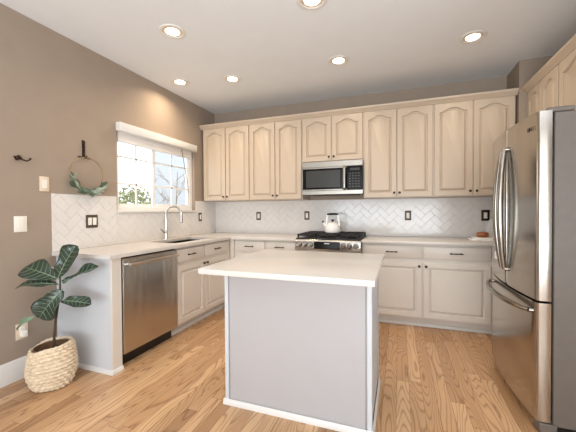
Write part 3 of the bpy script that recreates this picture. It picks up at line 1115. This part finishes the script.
rings = []
for v in range(NV + 1):
    t = v / NV
    row = t * ROWS
    ir = int(min(row, ROWS - 1e-6))
    fr_ = row - ir
    ring = []
    for u in range(NU):
        a = 2 * PI * u / NU
        tw = .5 + .5 * math.cos(TW * a + ir * PI + fr_ * 1.6)
        dsp = .021 * math.sin(PI * fr_) ** .7 * (.35 + .65 * tw)
        r = brad(t) + dsp - .004 + .003 * math.sin(3 * a + 1)
        zz = HB_ * t + t * (.016 * math.sin(a + .9) + .006 * math.sin(2 * a + 2.2) + .003 * math.sin(5 * a))
        ring.append(mb.bm.verts.new((r * math.cos(a) * 1.02, r * math.sin(a), zz)))
    rings.append(ring)
for A, B in zip(rings, rings[1:]):
    for j in range(NU):
        f = mb.bm.faces.new((A[j], A[(j + 1) % NU], B[(j + 1) % NU], B[j]))
        f.smooth = True
mb.bm.faces.new(rings[0][::-1])
mb.build('weave', 'basket', bk, sharp=80)
rim = []
for u in range(60):
    a = 2 * PI * u / 60
    rim.append(((.120 + .003 * math.sin(3 * a + 1)) * math.cos(a) * 1.02, (.120 + .003 * math.sin(3 * a + 1)) * math.sin(a), HB_ + .002 + .016 * math.sin(a + .9) + .006 * math.sin(2 * a + 2.2) + .003 * math.sin(5 * a)))
MB().tube(rim, [.0105 + .0025 * math.sin(i * 2.6) for i in range(60)], 8, closed=True).build('rim', 'basket', bk)
MB().lathe([(.0001, .012), (.088, .012), (.108, .06), (.122, .15), (.118, .22), (.110, .282), (.104, .282), (.111, .22), (.114, .15), (.100, .06), (.084, .018), (.0001, .018)], n=40).build('lining', 'basket_in', bk)

pl = thing('fiddle_leaf_fig', 'young fiddle leaf fig with broad dark leaves in the woven basket', 'plant', (.318, -2.592, .02))
P0 = Vector((.318, -2.592, .02))
MB().lathe([(.0001, 0), (.078, 0), (.095, .08), (.105, .185), (.098, .19), (.0001, .196)], n=32).build('soil', 'soil', pl)
stem = [(.322, -2.588, .20), (.326, -2.585, .33), (.335, -2.579, .46), (.352, -2.57, .58), (.366, -2.564, .68), (.366, -2.563, .76), (.361, -2.563, .84), (.364, -2.562, .885)]
MB().tube([Vector(s) - P0 for s in stem], [.010, .009, .0085, .008, .007, .006, .005, .003], 9).build('stem', 'stem', pl)


def fig_leaf(base, tip, wd, nrm, droop=.12, cup=.25, m='leaf', roll=0.0, wave=.012, seed=0):
    rn_ = random.Random(seed)
    base, tip = Vector(base) - P0, Vector(tip) - P0
    d = tip - base
    ln = d.length
    d.normalize()
    nrm = Vector(nrm)
    s = d.cross(nrm).normalized()
    if roll:
        s = Matrix.Rotation(roll, 3, d) @ s
    nn = s.cross(d).normalized()
    K, J = 22, 12
    mb, vb = MB(), MB()
    ph = rn_.uniform(0, 6)

    def wid(t):
        # obovate, waisted below the middle like a fiddle
        pr = [(0, .0), (.07, .25), (.18, .52), (.32, .62), (.42, .66), (.55, .86), (.7, 1.0), (.84, .92), (.94, .62), (1, .12)]
        for (a, ra), (b, rb) in zip(pr, pr[1:]):
            if t <= b:
                k = (t - a) / (b - a)
                k = .5 * k + .5 * k * k * (3 - 2 * k)
                return (ra + (rb - ra) * k) * wd
        return 0

    def pt(t, a):
        w_ = wid(t)
        c = base + d * ln * t + nn * (droop * ln * (4 * t * (1 - t)) * .5)
        rise = cup * w_ * abs(a) ** 1.5 + wave * math.sin(9 * t + ph + (2 if a > 0 else 0)) * a * a
        # quilted surface between side veins
        q_ = .0035 * math.sin(2 * PI * (t * 7 - abs(a) * 1.1)) * (1 - abs(a)) * min(1, abs(a) * 4)
        return c + s * w_ * a * (1 - .12 * cup) + nn * (rise + q_)
    rows = [[mb.bm.verts.new(pt(k / K, 2 * j / J - 1)) for j in range(J + 1)] for k in range(1, K + 1)]
    for A, B in zip(rows, rows[1:]):
        for j in range(J):
            f = mb.bm.faces.new((A[j], A[j + 1], B[j + 1], B[j]))
            f.smooth = True
    o = mb.build('leaf', m, pl, sharp=180)
    sol = o.modifiers.new('thickness', 'SOLIDIFY')
    sol.thickness = .0012
    vb.tube([pt(.0 + .98 * k / 16, 0) + nn * .001 for k in range(17)], [.0036 - .0024 * k / 16 for k in range(17)], 6)
    for i in range(6):
        t0 = .12 + i * .135
        for sd in (-1, 1):
            vb.tube([pt(min(.98, t0 + .13 * k / 5), sd * .9 * k / 5) + nn * .001 for k in range(6)], [.0017 - .0010 * k / 5 for k in range(6)], 5)
    vb.build('vein', 'vein', o)
    pet = Vector(base)
    return o


V = Vector
fig_leaf((.357, -2.565, .755), (.118, -2.645, .842), .096, (.35, -.55, .75), .10, .2, seed=1)
fig_leaf((.352, -2.566, .765), (.475, -2.520, 1.000), .078, (.35, -.75, .35), .10, .25, seed=2)
fig_leaf((.366, -2.565, .715), (.085, -2.672, .705), .066, (.25, -.35, .9), .16, .3, seed=3)
fig_leaf((.373, -2.562, .725), (.612, -2.46, .842), .050, (.1, -.45, .85), .05, .5, seed=4)
fig_leaf((.392, -2.560, .690), (.262, -2.640, .492), .092, (.55, -.80, .30), .16, .15, seed=5)
fig_leaf((.372, -2.566, .60), (.590, -2.500, .580), .052, (.2, -.6, .7), .14, .25, seed=6)
fig_leaf((.235, -2.628, .505), (.085, -2.680, .395), .022, (.3, -.6, .6), .25, .6, 'leafpale', seed=7)

# ------------------------------------------------------------------ things on the right-hand counter
tr = thing('serving_board', 'white low serving board at the back of the right counter', 'board', (3.47, -.33, .914))
MB().box(-.10, .14, -.11, .11, .0, .018, .006, 2).build('board', 'enamel', tr)
MB().box(-.045, -.012, -.112, -.108, .004, .014).build('handle', 'almond', tr)
bk2 = tag(MB().box(3.40, 3.60, -.42, -.24, .9325, .947, .004, 2).build('folded_towel', 'shade'), 'white folded towel on the serving board under the wooden bowl', 'towel')
wb = MB().lathe([(.0001, 0), (.034, 0), (.050, .010), (.057, .028), (.054, .045), (.047, .052), (.041, .050), (.046, .040), (.046, .028), (.03, .012), (.0001, .010)], n=28)
tag(wb.build('wooden_bowl', 'wood', None, (3.49, -.325, .9475)), 'small round brown wooden bowl on the white towel', 'bowl')
q = MB()
q.prism([(-.055, 0), (.075, 0), (.075, .225), (.012, .225), (-.005, .20)], 'y', -.009, .009, bev=.004)
lb = q.build('cutting_board', 'enamel', None, (3.618, -.060, .9145))
lb.rotation_euler = (-.16, 0, 0)
tag(lb, 'white tapered cutting board leaning on the tile beside the refrigerator', 'cutting board')

# ------------------------------------------------------------------ recessed ceiling lights
spots = [((.900, -1.988), 'recessed ceiling light nearest the bare taupe wall'),
         ((.293, -1.148), 'recessed ceiling light closest to the window wall, above the sink'),
         ((.897, -1.010), 'recessed ceiling light in front of the cabinets by the window'),
         ((2.095, -1.015), 'recessed ceiling light in front of the range'),
         ((3.259, -1.023), 'recessed ceiling light nearest the refrigerator'),
         ((2.083, -1.956), 'recessed ceiling light above the island, cut by the picture top')]
proto = None
for i, ((x, y), lab) in enumerate(spots):
    if proto is None:
        proto = thing('ceiling_light', lab, 'ceiling light', (x, y, CEIL), 0, 'recessed ceiling lights')
        MB().lathe([(.080, -.001), (.080, .006), (.094, .009), (.104, .006), (.107, .0005)], n=40, axis='-z').build('trim_ring', 'trim', proto)
        MB().lathe([(.081, .001), (.066, .003), (.060, .004), (.056, .003)], n=40, axis='-z').build('baffle', 'almond', proto)
        MB().lathe([(.0001, .0045), (.050, .0045), (.057, .0025)], n=32, axis='-z').build('bulb', 'lamp', proto)
    else:
        copy_thing(proto, (x, y, CEIL), None, lab)
    d = bpy.data.lights.new('ceiling_lamp', 'AREA')
    d.shape = 'DISK'
    d.size = .10
    d.energy = LAMP_POWER * (1.7 if i == 1 else 1.0)
    d.color = LAMP_COLOR
    d.spread = math.radians(150)
    o = bpy.data.objects.new('ceiling_lamp', d)
    COL.objects.link(o)
    o.location = (x, y, CEIL - .012)
